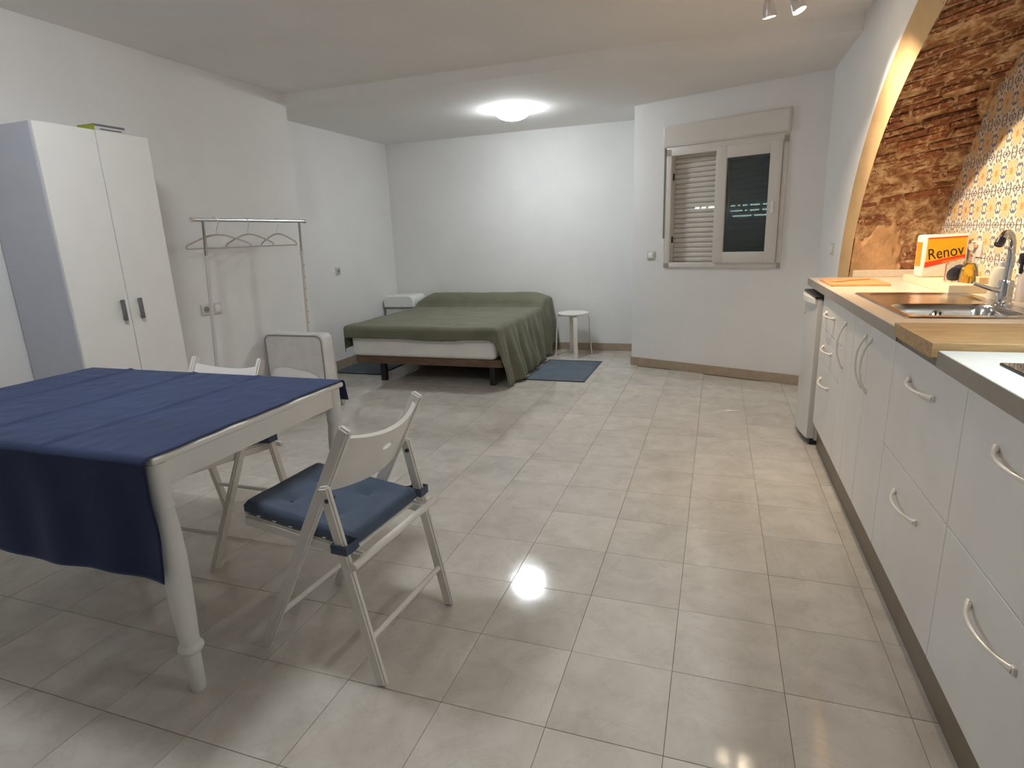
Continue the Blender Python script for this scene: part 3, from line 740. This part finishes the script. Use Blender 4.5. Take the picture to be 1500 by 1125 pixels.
obj('end_label', bxm(.0, .12, -.0035, .001, .0, .030), mat('green_card', srgb(148, 158, 52), .6), bk, label='green end of the box')
obj('print_stripe', bxm(.119, .1212, .03, .15, .007, .012), mat('dark_print', srgb(70, 70, 90), .6), bk)

# ------------------------------------------------------------------ dining table
TX_0, TX_1, TY_0, TY_1, TH = -2.90, -1.452, 1.105, 2.005, .788
tb = thing('dining_table', 'white dining table with turned legs under a navy cloth', 'table', (0, 0, 0))
obj('tabletop', bxm(TX_0, TX_1, TY_0, TY_1, TH-.022, TH, bev=.008, seg=3), WHITE, tb, smooth=True)
bm = bmesh.new()
for a, b, c_, d in ((TX_0+.03, TX_1-.03, TY_0+.022, TY_0+.042), (TX_0+.03, TX_1-.03, TY_1-.042, TY_1-.022), (TX_0+.022, TX_0+.042, TY_0+.03, TY_1-.03), (TX_1-.042, TX_1-.022, TY_0+.03, TY_1-.03)):
    obj('apron', bxm(a, b, c_, d, TH-.098, TH-.02, bev=.002), WHITE, tb)
prof = [(0, 0), (.020, 0), (.0225, .01), (.024, .135), (.034, .142), (.038, .152), (.036, .160), (.028, .168), (.029, .20), (.036, .36), (.0375, .46), (.034, .56), (.0285, .615), (.031, .622), (.033, .63), (.030, .638), (.0315, .66), (.0325, TH-.024), (0, TH-.024)]
lg = lathem(prof, 28); lm_ = me(lg, True, 40); lm_.materials.append(WHITE)
for x in (TX_0+.045, TX_1-.04):
    for y in (TY_0+.034, TY_1-.034): obj('leg', lm_, WHITE, tb, (x, y, 0))

# tablecloth
CX0, CX1 = TX_0-.012, TX_1-.006
LF, LB = .385, .10
def cloth(u, v):
    x = CX0+(CX1-CX0)*u
    tot = LF+(TY_1-TY_0)+LB; s = tot*v-LF; rr = .018
    edge = .003*math.sin(v*23)+.002*math.sin(v*57+1) if u > .9 else 0
    x += edge*(u-.9)*10 if u > .9 else 0
    top = TH+.004
    wr = .003*noise.noise(Vector((x*9, s*9, 0)))+.002*noise.noise(Vector((x*26, s*9, 3)))
    cr = sum(.008*math.exp(-((x-c0-.03*math.sin(s*3))/.008)**2) for c0 in (-2.66, -2.27, -1.90))
    side = None
    if 0 <= s <= TY_1-TY_0: return (x, TY_0+s, top+abs(wr)+cr)
    if s < 0: o, y, sg = -s, TY_0, -1
    else: o, y, sg = s-(TY_1-TY_0), TY_1, 1
    if o < rr*PI/2: a = o/rr; hy, dz = rr*math.sin(a), rr*(1-math.cos(a))
    else: hy, dz = rr, rr+o-rr*PI/2
    f = min(1, dz/.25)
    fold = f*(.004*math.sin(x*13+.8)+.004*math.sin(x*27+2)+.012*noise.noise(Vector((x*3.2, dz*2.5, 5))))*(1 if sg < 0 else .4)
    if sg < 0: dz *= 1+.03*math.sin(x*5)-.06*(x < -2.0)*min(1, (-2.0-x)/.3)+.03*max(0, (x+1.75))/.3
    return (x+f*.02*math.sin(dz*9), y+sg*(hy+max(-.008, fold)+.012*f), top-dz)
bm = bmesh.new(); grid(bm, 110, 120, cloth)
tc = obj('tablecloth', bm, NAVY, smooth=True, angle=180); solidify(tc, .0022, 1)
tag(tc, 'creased navy blue cloth spread over the dining table', 'tablecloth')

# ------------------------------------------------------------------ folding chairs (local: faces -x)
CHW = mat('chair_white', srgb(230, 226, 221), .45, var=.03, vscale=12)
def folding_chair(label, loc, rotz):
    t = thing('folding_chair', label, 'chair', loc, rotz, None)
    yl, ys, yi = .196, .220, .176
    A, B = Vector((-.25, 0, 0)), Vector((.198, 0, .835))         # long post: front foot to top of the back
    def lp(z): return A+(B-A)*(z/B.z)
    for s in (-1, 1):
        bm = bmesh.new(); bar(bm, A+Vector((0, s*yl, .002)), B+Vector((0, s*yl, 0)), .042, .023, (0, 1, 0), .006)
        obj('back_post', bm, CHW, t, smooth=True)
        bm = bmesh.new(); bar(bm, (.25, s*ys, .002), (.113, s*ys, .655), .040, .022, (0, 1, 0), .006)
        r_ = obj('rear_leg', bm, CHW, t, smooth=True)
        obj('pivot_bolt', tubem([(.128, s*(ys-.02), .615), (.128, s*(ys+.014), .615)], .007, 10), DARKG, r_, smooth=True)
        bm = bmesh.new(); bar(bm, (-.275, s*yi, .468), (.20, s*yi, .412), .040, .020, (0, 1, 0), .008)
        obj('seat_rail', bm, CHW, t, smooth=True)
        obj('foot_cap', bxm(-.262, -.238, s*yl-.012, s*yl+.012, 0, .006), CHW, t)
    for k in range(7):
        u = k/6; x = -.262+.40*u; z = .489-.118*.40*u
        obj('seat_slat', barm((x, -.170, z-.008), (x, .170, z-.008), .012, .05, (1, 0, -.118), .003), CHW, t, smooth=True)
    obj('seat_dowel', tubem([(.205, -ys-.022, .418), (.205, ys+.022, .418)], .0125, 14), CHW, t, smooth=True)
    f = lp(.13); obj('front_stretcher', tubem([(f.x, -yl, f.z), (f.x, yl, f.z)], .0095, 12), CHW, t, smooth=True)
    obj('rear_stretcher', tubem([(.218, -ys, .155), (.218, ys, .155)], .0095, 12), CHW, t, smooth=True)
    # curved backrest with a grip hole
    bm = bmesh.new(); n = 22; V = []
    dirv = (B-A).normalized(); nrm = Vector((dirv.z, 0, -dirv.x))
    for i in range(n+1):
        y = -yl+2*yl*i/n; k = y/yl; bowx = .048*(1-k*k)
        col = []
        hw0, hw1 = .628+.012*(1-k*k), .808-.008*(1-k*k)
        for z, th in ((hw0, -1), (hw1, -1), (hw1, 1), (hw0, 1)):
            p = lp(z)+nrm*bowx+Vector((0, y, 0))+nrm*(.0075*th); col.append(bm.verts.new(p))
        V.append(col)
    for a, b in zip(V, V[1:]):
        for k in range(4): bm.faces.new((a[k], a[(k+1) % 4], b[(k+1) % 4], b[k]))
    bm.faces.new(V[0]); bm.faces.new(V[-1][::-1])
    br = obj('backrest', bm, CHW, t, smooth=True, angle=40)
    cbm = bmesh.new(); cpt = lp(.74)+nrm*.048
    ring_a, ring_b = [], []
    for k in range(20):
        a = 2*PI*k/20; o_ = Vector((0, .026*math.cos(a), 0))+dirv*(.012*math.sin(a))
        ring_a.append(cbm.verts.new(cpt+o_-nrm*.05)); ring_b.append(cbm.verts.new(cpt+o_+nrm*.05))
    for k in range(20): cbm.faces.new((ring_a[k], ring_a[(k+1) % 20], ring_b[(k+1) % 20], ring_b[k]))
    cbm.faces.new(ring_a[::-1]); cbm.faces.new(ring_b)
    return t, br, cbm
def chair_cushion(label, loc, rotz):
    t = thing('seat_cushion', label, 'cushion', loc, rotz)
    bm = bmesh.new(); hw = .182; x0, x1 = -.268, .168; N = 44
    tuft = [(-.16, -.08), (-.16, .08), (.03, -.08), (.03, .08)]
    def prof(x, y):
        ex = min(x-x0, x1-x)/.014; ey = (hw-abs(y))/.014; e_ = max(0, min(1, ex))*max(0, min(1, ey)); e_ = math.sqrt(max(0, 1-(1-e_)**2))
        d = sum(.016*math.exp(-((x-a)**2+(y-b)**2)/.0006)+.011*math.exp(-((x-a)**2+(y-b)**2)/.0045) for a, b in tuft)
        return .022+.018*e_-d*e_*.9+.0015*noise.noise(Vector((x*22, y*22, 1)))
    base = lambda x: .4985-.118*(x+.262)
    top = grid(bm, N, N, lambda u, v: (x0+(x1-x0)*u, -hw+2*hw*v, base(x0+(x1-x0)*u)+prof(x0+(x1-x0)*u, -hw+2*hw*v)))
    bot = grid(bm, N, N, lambda u, v: (x0+(x1-x0)*u, -hw+2*hw*v, base(x0+(x1-x0)*u)))
    def rim(a): return [a[i][0] for i in range(N+1)]+[a[N][j] for j in range(1, N+1)]+[a[i][N] for i in range(N-1, -1, -1)]+[a[0][j] for j in range(N-1, 0, -1)]
    ra, rb = rim(top), rim(bot)
    for k in range(len(ra)): bm.faces.new((ra[k], rb[k], rb[(k+1) % len(ra)], ra[(k+1) % len(ra)]))
    obj('pad', bm, SLATE, t, smooth=True, angle=60)
    for a, b in tuft: obj('tuft_button', lathem([(0, 0), (.006, 0), (.005, .003), (0, .004)], 10), SLATE, t, (a, b, base(a)+.016), smooth=True)
    for s in (-1, 1):
        bm = bmesh.new(); yo = s*.236; yi_ = s*.19
        lx = lambda z: .25-.137*z/.655
        zc = .462
        pts = [(.13, s*.178, .468), (.185, s*.184, .465), (lx(zc)+.030, s*.205, zc), (lx(zc)+.028, yo, zc), (lx(zc)-.026, yo, zc), (lx(zc)-.028, s*.206, zc), (.11, s*.184, .467)]
        for a, b in zip(pts, pts[1:]):
            d = Vector(b)-Vector(a); sd = d.cross(Vector((0, 0, 1))).normalized(); bar(bm, Vector(a)-d.normalized()*.002, Vector(b)+d.normalized()*.002, .030, .003, sd, 0)
        obj('tie_strap', bm, SLATE, t)
    return t
# first chair
ch1, br1, cb1 = folding_chair('white folding chair pulled out at the short end of the table', (-1.167, 1.549, 0), math.radians(-3.5))
cut(br1, cb1)
chair_cushion('slate blue tufted cushion on the pulled out folding chair', (-1.167, 1.549, 0), math.radians(-3.5))
ch2 = copy_tree(ch1); ch2.location = (-2.19, 1.950, 0); ch2.rotation_euler = (0, 0, PI/2)
ch2['label'] = 'white folding chair tucked under the long side of the table'
chair_cushion('slate blue cushion on the chair tucked under the table', (-2.19, 1.950, 0), PI/2)

# ------------------------------------------------------------------ clothes rail and hangers
RX = -3.25
rk = thing('clothes_rail', 'white metal clothes rail standing against the left wall', 'clothes rail', (RX, 3.65, 0))
RAILW = mat('rail_white', srgb(214, 206, 200), .35, var=.01)
obj('hanging_bar', tubem([(0, -.565, 1.53), (0, .545, 1.53)], .0125, 14), ALU, rk, smooth=True)
obj('end_cap', tubem([(0, -.585, 1.53), (0, -.56, 1.53)], .016, 14), RAILW, rk, smooth=True); obj('end_cap', tubem([(0, .545, 1.53), (0, .56, 1.53)], .016, 14), RAILW, rk, smooth=True)
RAILC = mat('rail_chrome', (.5, .49, .48, 1), .15, 1.0, var=.03)
for y, zc, k_ in ((-.49, 1.285, .082), (.485, 1.28, .055)):            # the whole rail leans a little, as flimsy rails do
    py = lambda z: y-k_*(1.53-z)
    yb = py(.09)
    p_ = obj('post', tubem([(0, py(.09), .09), (0, py(zc), zc)], .0125, 14), RAILW, rk, smooth=True)
    obj('inner_post', tubem([(0, py(zc-.02), zc-.02), (0, y, 1.528)], .0105, 14), RAILC, rk, smooth=True, label='chrome upper post')
    obj('collar', tubem([(0, py(zc-.02), zc-.02), (0, py(zc+.012), zc+.012)], .0165, 14), RAILW, rk, smooth=True)
    if y > 0:
        for k in range(7): z = 1.18-k*.095; obj('adjustment_hole', tubem([(.0115, py(z), z), (.0135, py(z), z)], .0045, 8), BLACK, p_)
    obj('base_bar', tubem([(-.165, yb, .09), (.165, yb, .09)], .0125, 12), RAILW, rk, smooth=True)
    for x in (-.155, .155):
        obj('caster', tubem([(x, yb-.01, .026), (x, yb+.01, .026)], .026, 16), BLACK, rk, smooth=True)
        obj('caster_stem', tubem([(x, yb, .03), (x, yb, .092)], .006, 8), ALU, rk, smooth=True)
obj('low_bar', tubem([(0, -.60, .066), (0, .405, .066)], .0105, 12), RAILW, rk, smooth=True)
HANGM = mat('hanger_white', srgb(196, 186, 178), .45, var=.02)
for y, phi, lb in ((3.26, 17, 'white plastic hanger at the wardrobe end of the rail'), (3.55, -3, 'white plastic hanger in the middle of the rail'), (3.86, -16, 'white plastic hanger at the bed end of the rail')):
    h = thing('coat_hanger', lb, 'hanger', (RX, y, 1.5425), math.radians(phi), 'hangers on the clothes rail')
    hk = [(0.0, 0, -.115), (0, 0, -.085), (.012, 0, -.06), (.024, 0, -.03)] + [(.018*math.cos(a), 0, -.012+.018*math.sin(a)) for a in [PI*k/8-.3 for k in range(9)]]
    obj('hook', tubem(hk, .0027, 8), ALU, h, smooth=True)
    pts = [(-.225, 0, -.20), (-.228, 0, -.185), (-.215, 0, -.172), (-.12, 0, -.135), (-.05, 0, -.114), (0, 0, -.11), (.05, 0, -.114), (.12, 0, -.135), (.215, 0, -.172), (.228, 0, -.185), (.225, 0, -.20)]
    obj('shoulder', tubem(pts, .0062, 10), HANGM, h, smooth=True)
    obj('trouser_bar', tubem([(-.227, 0, -.198), (.227, 0, -.198)], .0048, 10), HANGM, h, smooth=True)

# ------------------------------------------------------------------ folded guest bed
gb = thing('folding_guest_bed', 'folded guest bed wrapped in plastic between rail and bed', 'bed', (-3.19, 3.80, 0))
bm = bmesh.new(); prism(bm, rrect(-.285, .285, .09, .655, .05), 'y', 0, .135)
o = obj('mattress', bm, PLASTICF, gb, smooth=True, angle=50); 
md = o.modifiers.new('round', 'BEVEL'); md.width = .018; md.segments = 3; md.limit_method = 'ANGLE'
loop = [(x, -.001, z) for x, z in rrect(-.272, .272, .103, .642, .05)]; loop.append(loop[0])
obj('piping', tubem(loop, .006, 8, caps=False), mat('grey_piping', srgb(150, 140, 138), .6), gb, smooth=True)
bm = bmesh.new(); prism(bm, rrect(-.275, .16, .12, .58, .05), 'y', .152, .182); o = obj('rear_mattress', bm, PLASTICF, gb, smooth=True, angle=50)
bm = bmesh.new()
def bul(u, v):
    a = PI*v; x = -.24+.48*u; k = math.sqrt(max(0, 1-(2*u-1)**4)); return (x, -.005-.075*k*math.sin(a), .37-.10*(1-k)-.03*(2*u-1)-.19*(1-math.cos(a))/2*1.25)
grid(bm, 24, 16, bul); obj('fold_bulge', bm, SHEET, gb, smooth=True)
for y in (.148, .192):
    lp_ = [(x, y, z) for x, z in rrect(-.27,   .27 if y < .15 else .17, .10, .60 if y < .15 else .56, .05)]; lp_.append(lp_[0]); obj('frame_hoop', tubem(lp_, .011, 10, caps=False), ALU, gb, smooth=True)
for x, y in ((-.25, .03), (.24, .03), (-.25, .18), (.20, .29)):
    obj('leg', tubem([(x, y, .045), (x, y, .105), (x*.85, min(y, .19), .19)], .009, 10), ALU, gb, smooth=True)
    obj('caster', tubem([(x-.011, y, .024), (x+.011, y, .024)], .024, 14), mat('caster_white', srgb(200, 194, 186), .4), gb, smooth=True)

# ------------------------------------------------------------------ bed
bd = thing('double_bed', 'low double bed with brown base and white mattress', 'bed', (0, 0, 0))
FX0, FX1, FY0, FY1 = -3.385, -1.81, 4.90, 6.70
bm = bmesh.new(); prism(bm, rrect(FX0, FX1, FY0, FY1, .04), 'z', .18, .248); obj('base', bm, BEDW, bd, smooth=True, angle=40)
for x in (-3.09, -1.93):
    for y in (4.955, 6.55): obj('leg', bxm(x-.027, x+.027, y-.027, y+.027, 0, .185, bev=.004), BLACK, bd)
bm = bmesh.new(); box(bm, -3.40, -1.87, 4.885, 6.70, .246, .53, bev=.05, seg=4)
mt = obj('mattress', bm, SHEET, bd, smooth=True, angle=60)
pl = thing('bolster_pillow', 'long bolster pillow hidden under the olive coverlet', 'pillow', (0, 0, 0))
bm = bmesh.new(); 
tube(bm, [(-3.38+1.48*k/20, 6.52, .602) for k in range(21)], [.06+.06*min(1, min(k, 20-k)/2.5)**.5 for k in range(21)], 18, flat=.58)
obj('pillow_case', bm, SHEET, pl, smooth=True)
# coverlet
QX0, QX1, QY0, QY1 = -3.41, -1.885, 4.872, 6.735
HL, HR, HF = .26, .56, .14
def cov(u, v):
    sx = -HL+u*(HL+(QX1-QX0)+HR); sy = -HF+v*(HF+(QY1-QY0))
    ox = 0; oy = 0; dx = 0
    x = QX0+sx; y = QY0+sy
    if sx < 0: ox, dx, x = -sx, -1, QX0
    elif sx > QX1-QX0: ox, dx, x = sx-(QX1-QX0), 1, QX1
    if sy < 0: oy, y = -sy, QY0
    r = math.hypot(ox, oy); z = .552
    # pillow roll
    t = (y-6.52)/.165; edge = min(1, max(0, min(x-QX0+.02, QX1-x+.06)/.16))
    bump = .150*math.sqrt(max(0, 1-t*t))*(.25+.75*math.sqrt(edge)) if abs(t) < 1 else 0
    if t >= 0: bump = max(bump, .150*math.sqrt(max(0, 1-min(1, t)**2*.35))*(.25+.75*math.sqrt(edge)))
    z += bump + .006*noise.noise(Vector((x*4, y*4, 2)))+.003*noise.noise(Vector((x*14, y*9, 2)))
    if r < 1e-6: return (x, y, z)
    ux, uy = dx*ox/r, -oy/r
    rr = .035 if dx else .05
    if r < rr*PI/2: a = r/rr; h, dz = rr*math.sin(a), rr*(1-math.cos(a))
    else: h, dz = rr, rr+(r-rr*PI/2)
    if dx > 0:
        ph = y*16+math.atan2(oy, ox+1e-6)*3.2
        f = min(1, dz/.4); hs = 1-.45*min(1, max(0, y-5.6)); h += .02*f+.19*dz*hs+f*hs*(.026*math.sin(ph)+.016*math.sin(ph*2.3+1)+.02*noise.noise(Vector((y*3, dz*3, 1))))
        if bump > 0: h += bump*.1
        zz = z-dz*.97
        if zz < .012: h += (.012-zz)*.5; zz = .012+.004*math.sin(ph)
        return (x+ux*h, y+uy*h*.7, zz)
    f = min(1, dz/.25)
    wob_ = .006*math.sin(x*11)*f + .004*math.sin(y*13)*f
    lift = 1+.10*math.sin(x*2.2+1)+.05*math.sin(x*7) if dx == 0 else 1
    return (x+ux*(h+wob_), max(y+uy*(h+wob_), 4.6), z-dz*lift*.95)
bm = bmesh.new(); grid(bm, 130, 120, cov)
cv = obj('coverlet', bm, OLIVE, smooth=True, angle=180); solidify(cv, .006, 1)
tag(cv, 'olive green coverlet draped over bed and pillow to the floor', 'bedspread')

def rug(label, x0, x1, y0, y1, rz=0):
    t = thing('rag_rug', label, 'rug', ((x0+x1)/2, (y0+y1)/2, 0), rz)
    a, b = (x1-x0)/2, (y1-y0)/2
    bm = bmesh.new(); grid(bm, 12, 60, lambda u, v: (-a+2*a*u, -b+2*b*v, .004+.0012*math.sin(v*60*PI)))
    o = obj('weave', bm, RUGM, t, smooth=True); solidify(o, .004, -1)
    for s in (-1, 1): obj('hem', bxm(-a-.003, a+.003, s*b-.008, s*b+.008, .0005, .007, bev=.002), mat('dark_hem', srgb(44, 50, 60), .9), t)
rug('blue grey woven rug between bed and stool', -1.715, -1.122, 5.21, 6.115)
rug('blue grey woven rug on the wall side of the bed', -3.86, -3.26, 5.14, 6.04)

# ------------------------------------------------------------------ stool
STW = mat('stool_white', srgb(228, 224, 216), .4, var=.015)
st = thing('round_stool', 'white round stool with bent legs against the back wall', 'stool', (-1.515, 6.46, 0), math.radians(20))
obj('seat', lathem([(0, .462), (.172, .462), (.177, .468), (.177, .480), (.172, .486), (0, .487)], 40), STW, st, smooth=True, angle=40)
for k in range(4):
    a = PI/2*k; ca, sa = math.cos(a), math.sin(a)
    bm = bmesh.new(); path = [(.03, .457), (.13, .457), (.155, .452), (.172, .435), (.180, .41), (.205, .0)]
    V = []
    for i, (r, z) in enumerate(path):
        p0, p1 = path[max(0, i-1)], path[min(len(path)-1, i+1)]; d = Vector((p1[0]-p0[0], p1[1]-p0[1])).normalized(); n = Vector((-d.y, d.x))
        V.append([bm.verts.new(((r+n.x*s*.005)*ca - h*.022*sa, (r+n.x*s*.005)*sa + h*.022*ca, max(0, z+n.y*s*.005))) for s, h in ((-1, -1), (1, -1), (1, 1), (-1, 1))])
    for A_, B_ in zip(V, V[1:]):
        for i in range(4): bm.faces.new((A_[i], A_[(i+1) % 4], B_[(i+1) % 4], B_[i]))
    bm.faces.new(V[0]); bm.faces.new(V[-1][::-1])
    obj('leg', bm, STW, st, smooth=True, angle=45)

# ------------------------------------------------------------------ bedside cabinet
ns = thing('bedside_cabinet', 'small white bedside cabinet with a rounded lid in the corner', 'nightstand', (-3.675, 6.53, 0))
NSW = mat('nightstand_white', srgb(214, 214, 210), .4, var=.015)
obj('cabinet_body', bxm(-.195, .195, -.16, .16, .06, .535, bev=.006), NSW, ns, smooth=True)
obj('drawer_front', bxm(-.18, .18, -.172, -.158, .37, .52, bev=.003), NSW, ns)
obj('top_gap_band', bxm(-.205, .205, -.172, .165, .533, .545, bev=.003), mat('gap_shade_grey', srgb(120, 120, 116), .6), ns, smooth=True)  # grey band paints the shaded gap between body and lid
bm = bmesh.new(); poly = [(-.208, .545), (.208, .545), (.208, .60)] + [(.128+.08*math.cos(a), .61+.08*math.sin(a)) for a in [PI/2*k/8 for k in range(9)]] + [(-.128+.08*math.cos(a), .61+.08*math.sin(a)) for a in [PI/2+PI/2*k/8 for k in range(9)]] + [(-.208, .60)]
prism(bm, poly, 'y', -.178, .168)
o = obj('lid', bm, mat('nightstand_lid', srgb(236, 237, 234), .25, var=.015), ns, smooth=True, angle=40)
md = o.modifiers.new('round', 'BEVEL'); md.width = .012; md.segments = 3; md.limit_method = 'ANGLE'; md.angle_limit = math.radians(50)
for x in (-.17, .17):
    for y in (-.13, .13): obj('foot', lathem([(0, 0), (.018, 0), (.022, .062), (0, .062)], 14), NSW, ns, (x, y, 0))
